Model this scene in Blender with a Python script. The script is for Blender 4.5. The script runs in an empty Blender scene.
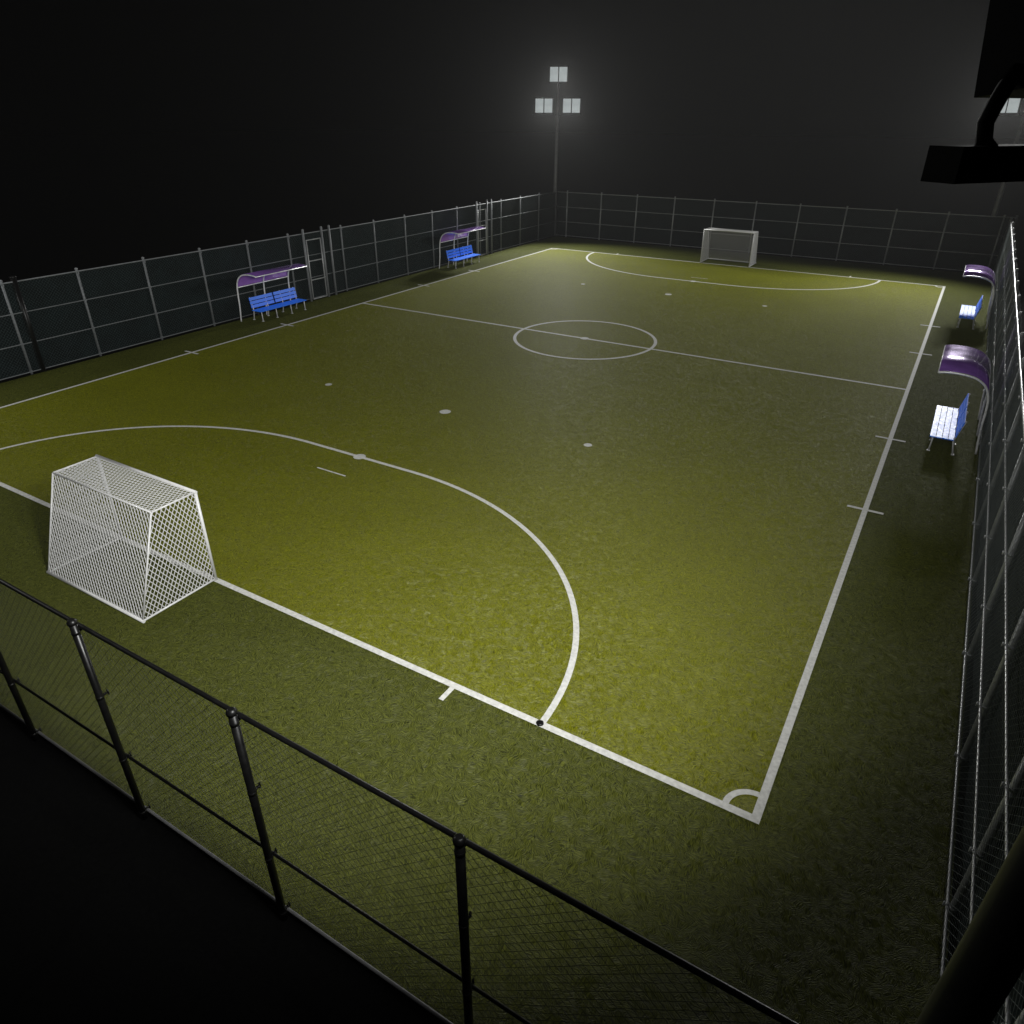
import bpy, math, random
from mathutils import Vector, Matrix
random.seed(7)
scene=bpy.context.scene
col=scene.collection
W2,L2=12.32,20.0
FX,FYN,FYF=14.85,-24.1,25.3   # fence planes
FXR=14.62
FH=3.24

# ---------------------------------------------------------------- materials
def new_mat(name):
    m=bpy.data.materials.new(name);m.use_nodes=True
    nt=m.node_tree;nt.nodes.clear()
    out=nt.nodes.new('ShaderNodeOutputMaterial')
    return m,nt,out
def simple(name,color,rough=.5,metal=0.,spec=.5,noise=.15,nscale=6.,bump=0.,coat=0.,alpha=1.):
    m,nt,out=new_mat(name)
    b=nt.nodes.new('ShaderNodeBsdfPrincipled')
    b.inputs['Roughness'].default_value=rough
    b.inputs['Metallic'].default_value=metal
    b.inputs['Specular IOR Level'].default_value=spec
    b.inputs['Coat Weight'].default_value=coat
    b.inputs['Alpha'].default_value=alpha
    tc=nt.nodes.new('ShaderNodeTexCoord')
    n=nt.nodes.new('ShaderNodeTexNoise');n.inputs['Scale'].default_value=nscale;n.inputs['Detail'].default_value=3
    nt.links.new(tc.outputs['Object'],n.inputs['Vector'])
    r=nt.nodes.new('ShaderNodeMapRange')
    r.inputs['To Min'].default_value=1-noise*1.6;r.inputs['To Max'].default_value=1+noise*1.6
    nt.links.new(n.outputs['Fac'],r.inputs['Value'])
    mx=nt.nodes.new('ShaderNodeVectorMath');mx.operation='SCALE'
    mx.inputs[0].default_value=color
    nt.links.new(r.outputs['Result'],mx.inputs['Scale'])
    nt.links.new(mx.outputs['Vector'],b.inputs['Base Color'])
    r2=nt.nodes.new('ShaderNodeMapRange')
    r2.inputs['To Min'].default_value=max(0.03,rough-.12);r2.inputs['To Max'].default_value=min(1,rough+.12)
    nt.links.new(n.outputs['Fac'],r2.inputs['Value']);nt.links.new(r2.outputs['Result'],b.inputs['Roughness'])
    if bump:
        bp=nt.nodes.new('ShaderNodeBump');bp.inputs['Strength'].default_value=bump;bp.inputs['Distance'].default_value=.01
        nt.links.new(n.outputs['Fac'],bp.inputs['Height']);nt.links.new(bp.outputs['Normal'],b.inputs['Normal'])
    nt.links.new(b.outputs['BSDF'],out.inputs['Surface'])
    return m

def grass_mat(name,dark,light,gl=.02,lo=.66,hi=1.34,k=1.0):
    m,nt,out=new_mat(name);N=nt.nodes.new;Lk=nt.links.new
    tc=N('ShaderNodeTexCoord')
    nz=N('ShaderNodeTexNoise');nz.inputs['Scale'].default_value=6;nz.inputs['Detail'].default_value=1
    Lk(tc.outputs['Object'],nz.inputs['Vector'])
    sb=N('ShaderNodeVectorMath');sb.operation='SUBTRACT';sb.inputs[1].default_value=(.5,.5,.5);Lk(nz.outputs['Color'],sb.inputs[0])
    sc0=N('ShaderNodeVectorMath');sc0.operation='SCALE';sc0.inputs['Scale'].default_value=.1;Lk(sb.outputs[0],sc0.inputs[0])
    def fibre(seed,cell,along,across):
        off=N('ShaderNodeVectorMath');off.operation='ADD';off.inputs[1].default_value=(seed*3.7,seed*5.1,0)
        Lk(tc.outputs['Object'],off.inputs[0])
        ad=N('ShaderNodeVectorMath');ad.operation='ADD';Lk(off.outputs[0],ad.inputs[0]);Lk(sc0.outputs[0],ad.inputs[1])
        v=N('ShaderNodeTexVoronoi');v.inputs['Scale'].default_value=cell;v.inputs['Randomness'].default_value=1
        v.voronoi_dimensions='2D'
        Lk(ad.outputs[0],v.inputs['Vector'])
        sep=N('ShaderNodeSeparateColor');Lk(v.outputs['Color'],sep.inputs[0])
        an=N('ShaderNodeMath');an.operation='MULTIPLY';an.inputs[1].default_value=math.pi;Lk(sep.outputs[0],an.inputs[0])
        vr=N('ShaderNodeVectorRotate');vr.rotation_type='Z_AXIS';Lk(ad.outputs[0],vr.inputs['Vector']);Lk(an.outputs[0],vr.inputs['Angle'])
        mp=N('ShaderNodeMapping');mp.inputs['Scale'].default_value=(along,across,1);Lk(vr.outputs[0],mp.inputs['Vector'])
        n=N('ShaderNodeTexNoise');n.noise_dimensions='2D';n.inputs['Scale'].default_value=1;n.inputs['Detail'].default_value=1;n.inputs['Roughness'].default_value=.5
        Lk(mp.outputs[0],n.inputs['Vector'])
        return n.outputs['Fac']
    f1=fibre(0,6.5*k,6*k,92*k);f3=fibre(7,10*k,9*k,112*k)
    mx2=N('ShaderNodeMath');mx2.operation='ADD';Lk(f1,mx2.inputs[0]);Lk(f3,mx2.inputs[1])
    mr=N('ShaderNodeMapRange');mr.inputs['From Min'].default_value=lo;mr.inputs['From Max'].default_value=hi;Lk(mx2.outputs[0],mr.inputs['Value'])
    pn=N('ShaderNodeTexNoise');pn.inputs['Scale'].default_value=.5;pn.inputs['Detail'].default_value=6;pn.inputs['Roughness'].default_value=.55
    Lk(tc.outputs['Object'],pn.inputs['Vector'])
    pr=N('ShaderNodeMapRange');pr.inputs['From Min'].default_value=.3;pr.inputs['From Max'].default_value=.7;pr.inputs['To Min'].default_value=.94;pr.inputs['To Max'].default_value=1.05;Lk(pn.outputs['Fac'],pr.inputs['Value'])
    cr=N('ShaderNodeMix');cr.data_type='RGBA';cr.inputs[6].default_value=(*dark,1);cr.inputs[7].default_value=(*light,1);Lk(mr.outputs[0],cr.inputs[0])
    sc=N('ShaderNodeVectorMath');sc.operation='SCALE';Lk(cr.outputs[2],sc.inputs[0]);Lk(pr.outputs[0],sc.inputs['Scale'])
    bp=N('ShaderNodeBump');bp.inputs['Strength'].default_value=.7;bp.inputs['Distance'].default_value=.02;Lk(mx2.outputs[0],bp.inputs['Height'])
    d=N('ShaderNodeBsdfDiffuse');Lk(sc.outputs[0],d.inputs['Color']);Lk(bp.outputs[0],d.inputs['Normal'])
    g=N('ShaderNodeBsdfAnisotropic');g.inputs['Roughness'].default_value=.38;g.inputs['Color'].default_value=(1,1,1,1);Lk(bp.outputs[0],g.inputs['Normal'])
    mxs=N('ShaderNodeMixShader');mxs.inputs[0].default_value=gl;Lk(d.outputs[0],mxs.inputs[1]);Lk(g.outputs[0],mxs.inputs[2])
    Lk(mxs.outputs[0],out.inputs['Surface'])
    return m

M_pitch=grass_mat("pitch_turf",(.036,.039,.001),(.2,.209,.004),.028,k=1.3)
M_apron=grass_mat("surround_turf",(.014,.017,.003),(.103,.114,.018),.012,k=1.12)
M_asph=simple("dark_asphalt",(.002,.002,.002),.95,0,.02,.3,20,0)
M_line=simple("line_paint",(.49,.49,.465),.7,0,.2,.25,14,.3)
M_steel=simple("galvanised_steel",(.21,.22,.23),.6,.2,.35,.25,9)
M_grey=simple("lightened_steel",(.45,.46,.47),.4,.3,.5,.2,9)  # steel with a lighter colour to make up for weak light on far fence
M_chrome=simple("bright_tube",(.85,.85,.87),.3,.2,.6,.08,9)
M_black=simple("dark_steel",(.004,.004,.004),.35,.0,.25,.3,9)
M_wire=simple("wire_zinc",(.08,.11,.11),.5,.4,.5,.1,9)
M_wirer=simple("wire_bright",(.25,.28,.28),.4,.4,.5,.1,9)
M_wireshade=simple("wire_shaded",(.04,.045,.04),.5,.4,.5,.1,9)  # near fence wire, its unlit side darkened into the colour
M_screen=simple("windbreak_cloth",(.0045,.0085,.009),.85,0,.15,.6,1.3)
M_white=simple("white_paint",(.55,.55,.55),.35,0,.5,.08,9)
M_net=simple("net_cord",(.46,.46,.46),.7,0,.3,.05,9)
M_blue=simple("blue_plastic",(.02,.2,1.0),.45,0,.5,.08,12)
M_purple=simple("purple_sheet",(.36,.16,.66),.2,.3,1.,.25,2,0,1.)
M_poleshade=simple("shaded_pole",(.015,.015,.015),.5,.1,.3,.2,5)  # near pole's unlit side put into the colour; far poles stay grey
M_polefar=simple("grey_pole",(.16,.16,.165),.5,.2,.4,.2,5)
M_house=simple("lamp_housing",(.006,.006,.006),.7,0,.2,.2,9)
def emis(name,c,s):
    m,nt,out=new_mat(name)
    e=nt.nodes.new('ShaderNodeEmission');e.inputs[0].default_value=(*c,1);e.inputs[1].default_value=s
    tc=nt.nodes.new('ShaderNodeTexCoord');n=nt.nodes.new('ShaderNodeTexNoise');n.inputs['Scale'].default_value=2
    nt.links.new(tc.outputs['Object'],n.inputs['Vector'])
    r=nt.nodes.new('ShaderNodeMapRange');r.inputs['To Min'].default_value=s*.8;r.inputs['To Max'].default_value=s*1.2
    nt.links.new(n.outputs['Fac'],r.inputs['Value']);nt.links.new(r.outputs[0],e.inputs[1])
    nt.links.new(e.outputs[0],out.inputs['Surface']);return m
M_glow=emis("lamp_glass",(.9,1.,1.),.33)

# ---------------------------------------------------------------- mesh builder
class MB:
    def __init__(s): s.v=[];s.f=[];s.smooth=[]
    def add(s,vs,fs,sm=False):
        o=len(s.v);s.v+= [tuple(x) for x in vs];s.f+=[tuple(i+o for i in f) for f in fs];s.smooth+=[sm]*len(fs)
    def box(s,c,size,M=None):
        hx,hy,hz=[a/2 for a in size]
        vs=[Vector((x*hx,y*hy,z*hz)) for x in(-1,1) for y in(-1,1) for z in(-1,1)]
        if M: vs=[M@v for v in vs]
        vs=[v+Vector(c) for v in vs]
        s.add(vs,[(0,1,3,2),(4,6,7,5),(0,4,5,1),(2,3,7,6),(0,2,6,4),(1,5,7,3)])
    def tube(s,pts,r,n=10,cap=True):
        pts=[Vector(p) for p in pts]
        rs=r if isinstance(r,(list,tuple)) else [r]*len(pts)
        d=(pts[1]-pts[0]).normalized()
        a=Vector((0,0,1)) if abs(d.z)<.9 else Vector((1,0,0))
        u=d.cross(a).normalized()
        vs=[];fs=[]
        for i,p in enumerate(pts):
            if i==0: t=d
            elif i==len(pts)-1: t=(pts[-1]-pts[-2]).normalized()
            else: t=((pts[i+1]-p).normalized()+(p-pts[i-1]).normalized()).normalized()
            u=(u-t*u.dot(t)).normalized();w=t.cross(u)
            for k in range(n):
                an=2*math.pi*k/n
                vs.append(p+(u*math.cos(an)+w*math.sin(an))*rs[i])
        for i in range(len(pts)-1):
            for k in range(n):
                k2=(k+1)%n
                fs.append((i*n+k,i*n+k2,(i+1)*n+k2,(i+1)*n+k))
        s.add(vs,fs,n>4)
        if cap:
            o=len(s.v)-len(vs)
            s.f.append(tuple(o+k for k in reversed(range(n))));s.smooth.append(False)
            s.f.append(tuple(o+(len(pts)-1)*n+k for k in range(n)));s.smooth.append(False)
    def sphere(s,c,r,n=10,m=6,sz=1.):
        vs=[];fs=[];c=Vector(c)
        for i in range(m+1):
            ph=math.pi*i/m
            for k in range(n):
                a=2*math.pi*k/n
                vs.append(c+Vector((r*math.sin(ph)*math.cos(a),r*math.sin(ph)*math.sin(a),r*sz*math.cos(ph))))
        for i in range(m):
            for k in range(n):
                fs.append((i*n+k,(i+1)*n+k,(i+1)*n+(k+1)%n,i*n+(k+1)%n))
        s.add(vs,fs,True)
    def mesh(s,name,mat):
        me=bpy.data.meshes.new(name);me.from_pydata(s.v,[],s.f);me.validate()
        if len(me.polygons)==len(s.smooth): me.polygons.foreach_set('use_smooth',s.smooth)
        me.materials.append(mat);me.update();return me
    def obj(s,name,mat,parent=None,loc=(0,0,0),rot=(0,0,0)):
        o=bpy.data.objects.new(name,s.mesh(name,mat));col.objects.link(o)
        o.location=loc;o.rotation_euler=rot
        if parent: o.parent=parent
        return o
def empty(name,loc,label,cat,group=None,rz=0):
    e=bpy.data.objects.new(name,None);col.objects.link(e);e.location=loc;e.rotation_euler=(0,0,rz)
    e.empty_display_size=.3
    e["label"]=label;e["category"]=cat
    if group:e["group"]=group
    return e
def place(name,me,parent,loc=(0,0,0),rot=(0,0,0)):
    o=bpy.data.objects.new(name,me);col.objects.link(o);o.parent=parent;o.location=loc;o.rotation_euler=rot;return o
def copy_thing(src,loc,rz,label=None):
    def rec(o,par):
        c=o.copy();col.objects.link(c)
        if par is not None:
            c.parent=par;c.matrix_parent_inverse=o.matrix_parent_inverse.copy()
        for ch in o.children: rec(ch,c)
        return c
    n=rec(src,None);n.location=loc;n.rotation_euler=(0,0,rz)
    if label:n["label"]=label
    return n

# ---------------------------------------------------------------- ground
def sheet(name,x0,x1,y0,y1,z,mat):
    b=MB();b.add([(x0,y0,z),(x1,y0,z),(x1,y1,z),(x0,y1,z)],[(0,1,2,3)])
    o=b.obj(name,mat);o["kind"]="structure";return o
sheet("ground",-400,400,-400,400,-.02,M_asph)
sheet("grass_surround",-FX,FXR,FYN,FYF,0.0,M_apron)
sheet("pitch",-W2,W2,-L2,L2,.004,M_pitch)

LZ=.009
def ring(name,pts,w,closed=False):
    b=MB();n=len(pts);vs=[]
    for i in range(n):
        p=Vector(pts[i])
        a=Vector(pts[(i-1)%n]) if (closed or i>0) else p
        c=Vector(pts[(i+1)%n]) if (closed or i<n-1) else p
        t=(c-a).normalized();nn=Vector((-t.y,t.x))*w/2
        vs+=[(p.x+nn.x,p.y+nn.y,0),(p.x-nn.x,p.y-nn.y,0)]
    fs=[(2*i,2*i+1,2*i+3,2*i+2) for i in range(n-1)]
    if closed: fs.append((2*n-2,2*n-1,1,0))
    b.add(vs,fs);return b
marks=[]
lw=.12
def mk(b,z=LZ):
    marks.append((b,z))
def rectframe(x,y,w):
    o=w/2;b=MB()
    b.add([(-x-o,-y-o,0),(x+o,-y-o,0),(x+o,y+o,0),(-x-o,y+o,0),(-x+o,-y+o,0),(x-o,-y+o,0),(x-o,y-o,0),(-x+o,y-o,0)],
          [(0,1,5,4),(1,2,6,5),(2,3,7,6),(3,0,4,7)]);return b
mk(rectframe(W2,L2,lw))
mk(ring('',[(-W2+lw/2,0),(W2-lw/2,0)],.13))
mk(ring('',[(2.95*math.cos(a*math.pi/48),2.95*math.sin(a*math.pi/48)) for a in range(96)],.13,True),LZ+.002)
def disc(x,y,r):
    b=MB();b.add([(x+r*math.cos(k*math.pi/12),y+r*math.sin(k*math.pi/12),0) for k in range(24)],[tuple(range(24))]);return b
mk(disc(0,0,.18),LZ+.004)
for s in (-1,1):
    yg=s*(L2-lw/2)
    pts=[]
    for k in range(41):
        a=math.pi/2*k/40;pts.append((1.85+7.2*math.cos(a),s*(L2-6*math.sin(a))))
    for k in range(41):
        a=math.pi/2*(1-k/40);pts.append((-1.85-7.2*math.cos(a),s*(L2-6*math.sin(a))))
    pts=[(x,y if abs(y)<abs(yg) else yg) for x,y in pts]
    mk(ring('',pts,.11 if s<0 else .13))
    mk(disc(0,s*(L2-6),.17),LZ+.002)
    mk(disc(0,s*(L2-10),.18))
    mk(disc(5,s*(L2-10),.12));mk(disc(-5,s*(L2-10),.12))
    mk(ring('',[(-.5,s*(L2-4.9)),(.5,s*(L2-4.9))],.05))
    for sx in (-1,1):
        mk(ring('',[(sx*7.42,s*(L2+lw/2)),(sx*7.42,s*(L2+.38))],.09))
        mk(ring('',[(sx*(W2-lw/2-(.36)*math.cos(a)),s*(L2-lw/2-.36*math.sin(a))) for a in [math.pi/2*k/14 for k in range(15)]],.09))
        for yy in (5,10):
            mk(ring('',[(sx*(W2-.4),s*yy),(sx*(W2+.4),s*yy)],.1),LZ+.002)
allb=MB()
for b,z in marks:
    allb.add([(v[0],v[1],z) for v in b.v],b.f)
lo=allb.obj("pitch_markings",M_line);lo["kind"]="structure"
sk=MB();sk.tube([(0,0,0),(0,0,.02),(0,0,.028)],[.06,.06,.04],16)
so=sk.obj("ground_disc",M_black,None,(9.03,-L2+.0,.008));so["label"]="small black ground disc set in the goal line";so["category"]="ground socket"  # low dark disc where the arc meets the goal line

# ---------------------------------------------------------------- fences
def clip(p,q,poly):
    t0,t1=0.,1.;d=(q[0]-p[0],q[1]-p[1]);n=len(poly)
    for i in range(n):
        a=poly[i];b=poly[(i+1)%n]
        nx,ny=-(b[1]-a[1]),(b[0]-a[0])
        num=nx*(p[0]-a[0])+ny*(p[1]-a[1]);den=nx*d[0]+ny*d[1]
        if abs(den)<1e-12:
            if num<0:return None
            continue
        t=-num/den
        if den>0:t0=max(t0,t)
        else:t1=min(t1,t)
        if t0>=t1:return None
    return (p[0]+d[0]*t0,p[1]+d[1]*t0),(p[0]+d[0]*t1,p[1]+d[1]*t1)
def chain(L,z0,z1,sp=.085,r=.0022):
    b=MB();Hh=z1-z0
    for sg in (1,-1):
        n=int((L+Hh)/(sp*1.414))+1
        for i in range(n):
            x=i*sp*1.414-(Hh if sg>0 else 0)
            c=clip((x,z0),(x+sg*Hh,z1),[(0,z0),(L,z0),(L,z1),(0,z1)])
            if c:
                y=.004*sg
                k=max(1,int(abs(c[1][1]-c[0][1])/.25))
                b.tube([(c[0][0]+(c[1][0]-c[0][0])*j/k,y,c[0][1]+(c[1][1]-c[0][1])*j/k) for j in range(k+1)],r,3,False)
    return b
def post_mesh(r,mat):
    pb=MB()
    pb.tube([(0,0,0),(0,0,FH)],r,12)
    pb.tube([(0,0,FH),(0,0,FH+.03),(0,0,FH+.06)],[r+.012,r+.012,.03],12)
    for z in (.12,1.1,2.15,FH-.12):
        pb.tube([(0,0,z-.02),(0,0,z+.02)],r+.004,12)
        pb.tube([(0,r-.005,z),(0,.085,z)],.016,8)
        pb.tube([(0,.1,z-.035),(0,.1,z+.035)],.012,6)
    return pb.mesh("post",mat)
post_in=post_mesh(.042,M_steel);post_shade=post_mesh(.043,M_black);post_grey=post_mesh(.045,M_grey)
def fence(name,origin,rz,L,posts,label,rails=(.1,1.1,2.15,FH-.06),pm=post_in,rm=M_steel,wr=.0022,sp=.085,wm=M_wire,screen=True,bottom=None,rr=.018):
    e=empty(name,origin,label,"fence","chain link fences around the pitch",rz)
    for x in posts: place("post",pm,e,(x,0,0))
    for z in rails:
        b=MB();b.tube([(L*j/20,.0,z) for j in range(21)],rr if z<FH-.1 else rr+.006,8);b.obj("rail",(bottom if (bottom and z<.5) else rm),e,(0,.06,0))
    chain(L,.1,FH-.06,sp,wr).obj("wire_mesh",wm,e,(0,.09,0))
    if screen:
        b=MB();nn=120;vs=[]
        for j in range(nn+1):
            x=L*j/nn;y=-.07-.015*math.sin(j*1.3)-.01*math.sin(j*2.9)
            vs+=[(x,y,.06),(x,y-.01,1.5),(x,y,FH-.12)]
        b.add(vs,[(3*j+q,3*j+3+q,3*j+4+q,3*j+1+q) for j in range(nn) for q in (0,1)],True)
        b.obj("windbreak_cloth",M_screen,e)
    return e
near_posts=[2.72+2.62*k for k in range(-7,5)]
near_posts=[x+FX for x in near_posts if -FX<x<FX-.5]+[2*FX,0]
fence("chain_link_fence",(-FX,FYN-.1,0),0,2*FX,near_posts,"tall chain link fence toned dark for its unlit side, with round capped posts on turf edge",rails=(.1,1.1,FH-.06),pm=post_shade,rm=M_black,wm=M_wireshade,screen=False,bottom=M_polefar,rr=.02)  # posts, rails and wire coloured dark to stand for the unlit back
fence("chain_link_fence",(FX,FYF+.1,0),math.pi,2*FX,[0]+[FX-(-14.05+2.83*k) for k in range(11)],"grey chain link fence behind the far goal",pm=post_grey,rm=M_grey)
Lf=FYF-FYN
left_y=[-14.75,-12.13,-9.43,-6.8,-4.3,-1.85,1.75,4.3,6.95,9.52,12.1,14.7,17.3,19.9,22.6,-17.3,-19.8,-22.3]
e_left=fence("chain_link_fence",(-FX-.1,FYF,0),-math.pi/2,Lf,[FYF-y for y in left_y],"grey chain link fence with gates beside blue benches")
tp=MB();tp.tube([(0,0,0),(0,0,3.3)],.1,14);tp.tube([(0,0,3.3),(0,0,3.36)],.115,14)
tpo=tp.obj("post",M_black,e_left,(FYF+14.35,.02,0));tpo["label"]="thick black steel post"
e_right=fence("chain_link_fence",(FXR,FYN,0),math.pi/2,Lf,[1.38+2.62*k for k in range(0,19)],"grey chain link fence along the sideline behind benches",pm=post_grey,rm=M_chrome,wm=M_wirer)

gb=MB()
for x in (0,.95):gb.tube([(x,0,.06),(x,0,2.9)],.03,10)
for z in (.08,1.0,1.9,2.88):gb.tube([(0,0,z),(.95,0,z)],.025,8)
gb.tube([(.88,-.05,1.05),(.88,-.12,1.05),(.75,-.12,1.05)],.012,6)
gpost=MB();gpost.tube([(0,0,0),(0,0,3.35)],.055,12);gpost.sphere((0,0,3.36),.06)
gpm=gpost.mesh("post",M_steel);gbm=gb.mesh("gate_leaf",M_grey)
gate=empty("gate",(-FX+.06,-.9,0),"tall grey steel gate with crossbars in chain link fence","gate","gates in the fence",math.pi/2)
for x in (-.12,1.12,1.65): place("post",gpm,gate,(x,0,0))
lf=place("gate_leaf",gbm,gate,(.03,0,0))
copy_thing(gate,(-FX+.06,14.2,0),math.pi/2)

# ---------------------------------------------------------------- goals
def netsegs(w,h,c):
    out=[];n=int((w+h)/c)+2
    # diamond mesh, short pieces
    for sg in (1,-1):
        for i in range(-n,n*2):
            x=i*c
            p=(x,0.);q=(x+sg*h*.62,h)
            k=max(1,int(h/.15))
            for j in range(k):
                out.append(((p[0]+(q[0]-p[0])*j/k,p[1]+(q[1]-p[1])*j/k),(p[0]+(q[0]-p[0])*(j+1)/k,p[1]+(q[1]-p[1])*(j+1)/k)))
    return out
def hexsegs(w,h,c):
    segs=set();out=[]
    r=c/2
    nx=int(w/(r*math.sqrt(3)))+3;ny=int(h/(1.5*r))+3
    for j in range(-1,ny):
        for i in range(-1,nx):
            cx_=(i+.5*(j%2))*r*math.sqrt(3);cy_=j*1.5*r
            P=[(cx_+r*math.cos(math.pi/6+k*math.pi/3),cy_+1.12*r*math.sin(math.pi/6+k*math.pi/3)*(.8 if k in(0,2,3,5) else 1)) for k in range(6)]
            for k in range(6):
                a,b=P[k],P[(k+1)%6]
                key=tuple(sorted([(round(a[0],3),round(a[1],3)),(round(b[0],3),round(b[1],3))]))
                if key not in segs:
                    segs.add(key);out.append((a,b))
    return out
def netpanel(b,O,u,v,poly,c=.094,r=.0085):
    O=Vector(O);u=Vector(u).normalized();v=Vector(v).normalized()
    w=max(p[0] for p in poly);h=max(p[1] for p in poly)
    for s,e in netsegs(w,h,c):
        k=clip(s,e,poly)
        if k:
            def m3(p): return O+u*p[0]+v*p[1]
            b.tube([m3(k[0]),m3(k[1])],r,3,False)
gw,gh,td,bd=1.55,2.0,.92,1.62
fb=MB();pr=.031
for s in(-1,1):
    fb.tube([(s*gw,0,0),(s*gw,0,gh)],pr,12)
    fb.tube([(s*gw,0,gh-.005),(s*gw,-td,gh-.005)],.018,10)
    fb.tube([(s*gw,-td,gh-.005),(s*gw,-bd,.035)],.018,10)
    fb.tube([(s*gw,0,.035),(s*gw,-bd,.035)],.02,10)
fb.tube([(-gw-pr,0,gh),(gw+pr,0,gh)],pr,12)
fb.tube([(-gw,-td,gh-.005),(gw,-td,gh-.005)],.016,10)
fb.tube([(-gw-.03,-bd,.035),(gw+.03,-bd,.035)],.032,10)
goal=empty("football_goal",(0,-L2,0),"white steel football goal with diamond net on goal line","football goal","football goals")
fb.obj("goal_frame",M_white,goal)
nb=MB()
sl=math.hypot(bd-td,gh-.06)
netpanel(nb,(-gw,-td,gh-.005),(1,0,0),(0,td,0),[(0,0),(2*gw,0),(2*gw,td),(0,td)])
netpanel(nb,(-gw,-bd,.05),(1,0,0),(0,bd-td,gh-.06),[(0,0),(2*gw,0),(2*gw,sl),(0,sl)])
for s in(-1,1):
    netpanel(nb,(s*gw,-bd,.05),(0,1,0),(0,0,1),[(0,0),(bd,0),(bd,gh-.06),(bd-td,gh-.06)])
nb.obj("goal_net",M_net,goal)
copy_thing(goal,(0,L2,0),math.pi)

# ---------------------------------------------------------------- benches + shelters
def bench_build():
    e=empty("bench",(0,0,0),"blue slatted bench with white legs under curved shelter","bench","team benches beside the pitch")
    b=MB()
    for k in range(4): b.box((0,.0+.15*k-.03,.45),(2.8,.135,.03))
    b.obj("seat",M_blue,e)
    for sx in(-1,1):
        b=MB()
        for k in range(3): 
            b.box((sx*.71,-.13-.035*k,.60+.16*k),(1.34,.025,.135),Matrix.Rotation(math.radians(12),3,'X'))
        b.obj("backrest",M_blue,e)
    lb=MB()
    lb.tube([(0,.42,0),(0,.40,.42),(0,-.08,.42)],.024,8)
    lb.tube([(0,-.18,0),(0,-.09,.42),(0,-.245,1.0)],.024,8)
    lb.box((0,.42,.01),(.08,.08,.02));lb.box((0,-.18,.01),(.08,.08,.02))
    lm=lb.mesh("leg",M_white)
    for x in(-1.3,-.45,.45,1.3): place("leg",lm,e,(x,0,0))
    return e
bench=bench_build()
def shelter_build():
    e=empty("bench_shelter",(0,0,0),"curved purple sheet canopy on thin bent steel tubes","shelter","bench shelters beside the pitch")
    ctrl=[(-.70,0),(-.62,.7),(-.6,1.22),(-.55,1.6),(-.42,1.88),(-.2,2.05),(.06,2.12),(.34,2.14),(.6,2.13),(.76,2.10)]
    pts=[]
    for i in range(len(ctrl)-1):
        p0=Vector(ctrl[max(i-1,0)]);p1=Vector(ctrl[i]);p2=Vector(ctrl[i+1]);p3=Vector(ctrl[min(i+2,len(ctrl)-1)])
        for k in range(4):
            t=k/4
            pts.append(.5*((2*p1)+(p2-p0)*t+(2*p0-5*p1+4*p2-p3)*t*t+(3*p1-p0-3*p2+p3)*t*t*t))
    pts.append(Vector(ctrl[-1]))
    b0=MB();b0.tube([(0,p.x,p.y) for p in pts],.03,8)
    pm=b0.mesh("frame_tube",M_chrome)
    H=1.5
    for x in(-H,0,H): place("frame_tube",pm,e,(x,0,0))
    sb=MB()
    x0,x1=-H+.03,H-.03
    vs=[];fs=[]
    top=[(p.x,p.y+.04) for p in pts[11:]]
    for y,z in top: vs+=[(x0,y,z),(x1,y,z)]
    for y,z in top: vs+=[(x0,y,z-.008),(x1,y,z-.008)]
    n=len(top)
    for i in range(n-1):
        fs.append((2*i,2*i+1,2*i+3,2*i+2));fs.append((2*n+2*i,2*n+2*i+2,2*n+2*i+3,2*n+2*i+1))
        fs.append((2*i,2*i+2,2*n+2*i+2,2*n+2*i));fs.append((2*i+1,2*n+2*i+1,2*n+2*i+3,2*i+3))
    sb.add(vs,fs,True)
    sb.obj("canopy",M_purple,e)
    for p in (pts[11],pts[22],pts[-1]):
        rb=MB();rb.tube([(-H,p.x,p.y),(H,p.x,p.y)],.022,8);rb.obj("cross_rail",M_chrome,e)
    return e
shel=shelter_build()
bench.location=(-14.15,-3.8,0);bench.rotation_euler=(0,0,-math.pi/2)
shel.location=(-13.85,-4.15,0);shel.rotation_euler=(0,0,-math.pi/2)
copy_thing(bench,(-14.15,11.4,0),-math.pi/2);copy_thing(shel,(-13.85,11.0,0),-math.pi/2)
copy_thing(bench,(13.75,-4.0,0),math.pi/2);copy_thing(shel,(13.78,-3.4,0),math.pi/2)
copy_thing(bench,(13.8,11.7,0),math.pi/2);copy_thing(shel,(13.78,12.3,0),math.pi/2)

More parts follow.
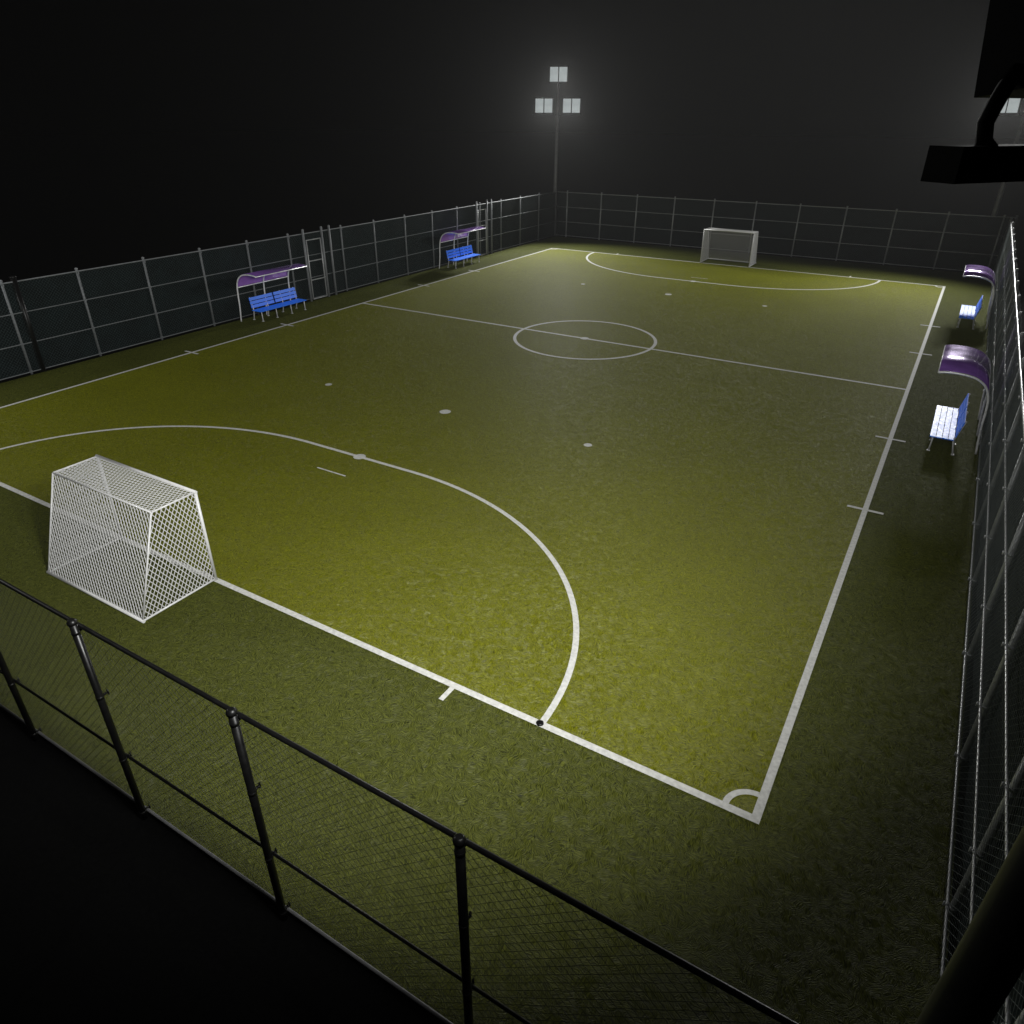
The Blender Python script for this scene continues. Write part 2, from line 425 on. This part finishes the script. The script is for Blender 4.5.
# ---------------------------------------------------------------- masts
def mast_build():
    e=empty("floodlight_mast",(0,0,0),"tall steel floodlight mast with three twin panel lamps","floodlight mast","floodlight masts around the pitch")
    b=MB();b.tube([(0,0,0),(0,0,4),(0,0,10.3)],[.17,.12,.08],16);b.box((0,0,.03),(.5,.5,.06));b.obj("pole",M_poleshade,e)
    b=MB();b.box((0,0,8.125),(3.16,.06,.05));b.box((0,0,8.16),(.3,.3,.02));b.obj("arm",M_house,e)
    T=Matrix.Rotation(math.radians(-8),3,'X')
    for (x,z) in ((-.88,8.71),(.88,8.71),(0.0,10.62)):
        h=MB()
        h.box((0,0,0),(1.14,.14,.98),T)
        for k in range(6): h.box(T@Vector((-.5+.2*k,-.11,0)),(.03,.08,.8),T)
        lamp=h.obj("lamp",M_house,e,(x,.08,z))
        if z<10:
            for sx in (-1,1):
                y=MB();y.tube([(sx*.60,-.08,-.57),(sx*.624,-.08,-.555),(sx*.632,-.08,-.53),(sx*.622,-.08,-.505),(sx*.60,-.07,-.485),(sx*.57,-.06,-.46)],.012,8)
                y.obj("bracket",M_house,lamp)
        for sx in(-1,1):
            p=MB();p.box((0,0,0),(.505,.02,.88),T)
            p.obj("lamp_panel",M_glow,lamp,tuple(T@Vector((sx*.285,.085,0))))
    return e
mast=mast_build()
def aim(dx,dy): return math.atan2(-dx,dy)
masts=[((13.67,-24.45,0),(-.8,.6)),((-15.3,25.75,0),(.50,-.87)),((13.72,25.75,0),(-.45,-.89)),((-15.2,-24.6,0),(.6,.8))]
PW=[4300,5000,3900,900]
AIM=[(-5.5,-9,0),(1,-4,0),(3,-2,0),(4,-5,0)]
CONE=[118,116,114,118]
BL=[.95,.7,.8,.6]
ms=[mast]+[copy_thing(mast,(0,0,0),0) for _ in range(3)]
for i,(loc,d) in enumerate(masts):
    rz=aim(*d)
    m=ms[i];m.location=loc;m.rotation_euler=(0,0,rz)
    scv=Vector((1.14,1,1.02)) if i in(1,2) else Vector((1,1,1))
    m.scale=scv
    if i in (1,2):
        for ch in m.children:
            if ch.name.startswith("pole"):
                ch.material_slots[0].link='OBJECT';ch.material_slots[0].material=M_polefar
    for (x,z) in ((-.88,8.7),(.88,8.7),(0,10.6)):
        ld=bpy.data.lights.new("floodlight_lamp",'SPOT');ld.energy=PW[i];ld.spot_size=math.radians(CONE[i]);ld.spot_blend=BL[i]
        ld.color=(1,1,.97);ld.shadow_soft_size=.4
        lo=bpy.data.objects.new("floodlight_lamp",ld);col.objects.link(lo)
        Rm=Matrix.Translation(Vector(loc))@Matrix.Rotation(rz,4,'Z')
        P=Rm@Vector((x,.7,z))
        t=Vector(AIM[i])-P
        q=t.to_track_quat('-Z','Y')
        lo.matrix_world=Matrix.Translation(P)@q.to_matrix().to_4x4()

# ---------------------------------------------------------------- world: night air with thin mist
w=bpy.data.worlds.new("World");scene.world=w;w.use_nodes=True
bg=w.node_tree.nodes['Background'];bg.inputs[0].default_value=(.6,.65,.7,1);bg.inputs[1].default_value=.001
vs=w.node_tree.nodes.new('ShaderNodeVolumeScatter');vs.inputs['Density'].default_value=.00032;vs.inputs['Anisotropy'].default_value=.45
w.node_tree.links.new(vs.outputs[0],w.node_tree.nodes['World Output'].inputs['Volume'])

# ---------------------------------------------------------------- camera
cd=bpy.data.cameras.new("camera");cam=bpy.data.objects.new("camera",cd);col.objects.link(cam)
cd.lens=25;cd.sensor_width=36;cd.clip_end=2000;cd.clip_start=.05
yaw,pit,roll=-0.543,0.5077,0.0027
F=Vector((math.sin(yaw)*math.cos(pit),math.cos(yaw)*math.cos(pit),-math.sin(pit)))
R=Vector((math.cos(yaw),-math.sin(yaw),0));U=R.cross(F)
R2=R*math.cos(roll)+U*math.sin(roll);U2=-R*math.sin(roll)+U*math.cos(roll)
Mx=Matrix((R2,U2,-F)).transposed().to_4x4();Mx.translation=Vector((12.785,-27.0732,8.1871))
cam.matrix_world=Mx
scene.camera=cam
scene.view_settings.view_transform='Standard';scene.view_settings.look='None';scene.view_settings.exposure=0
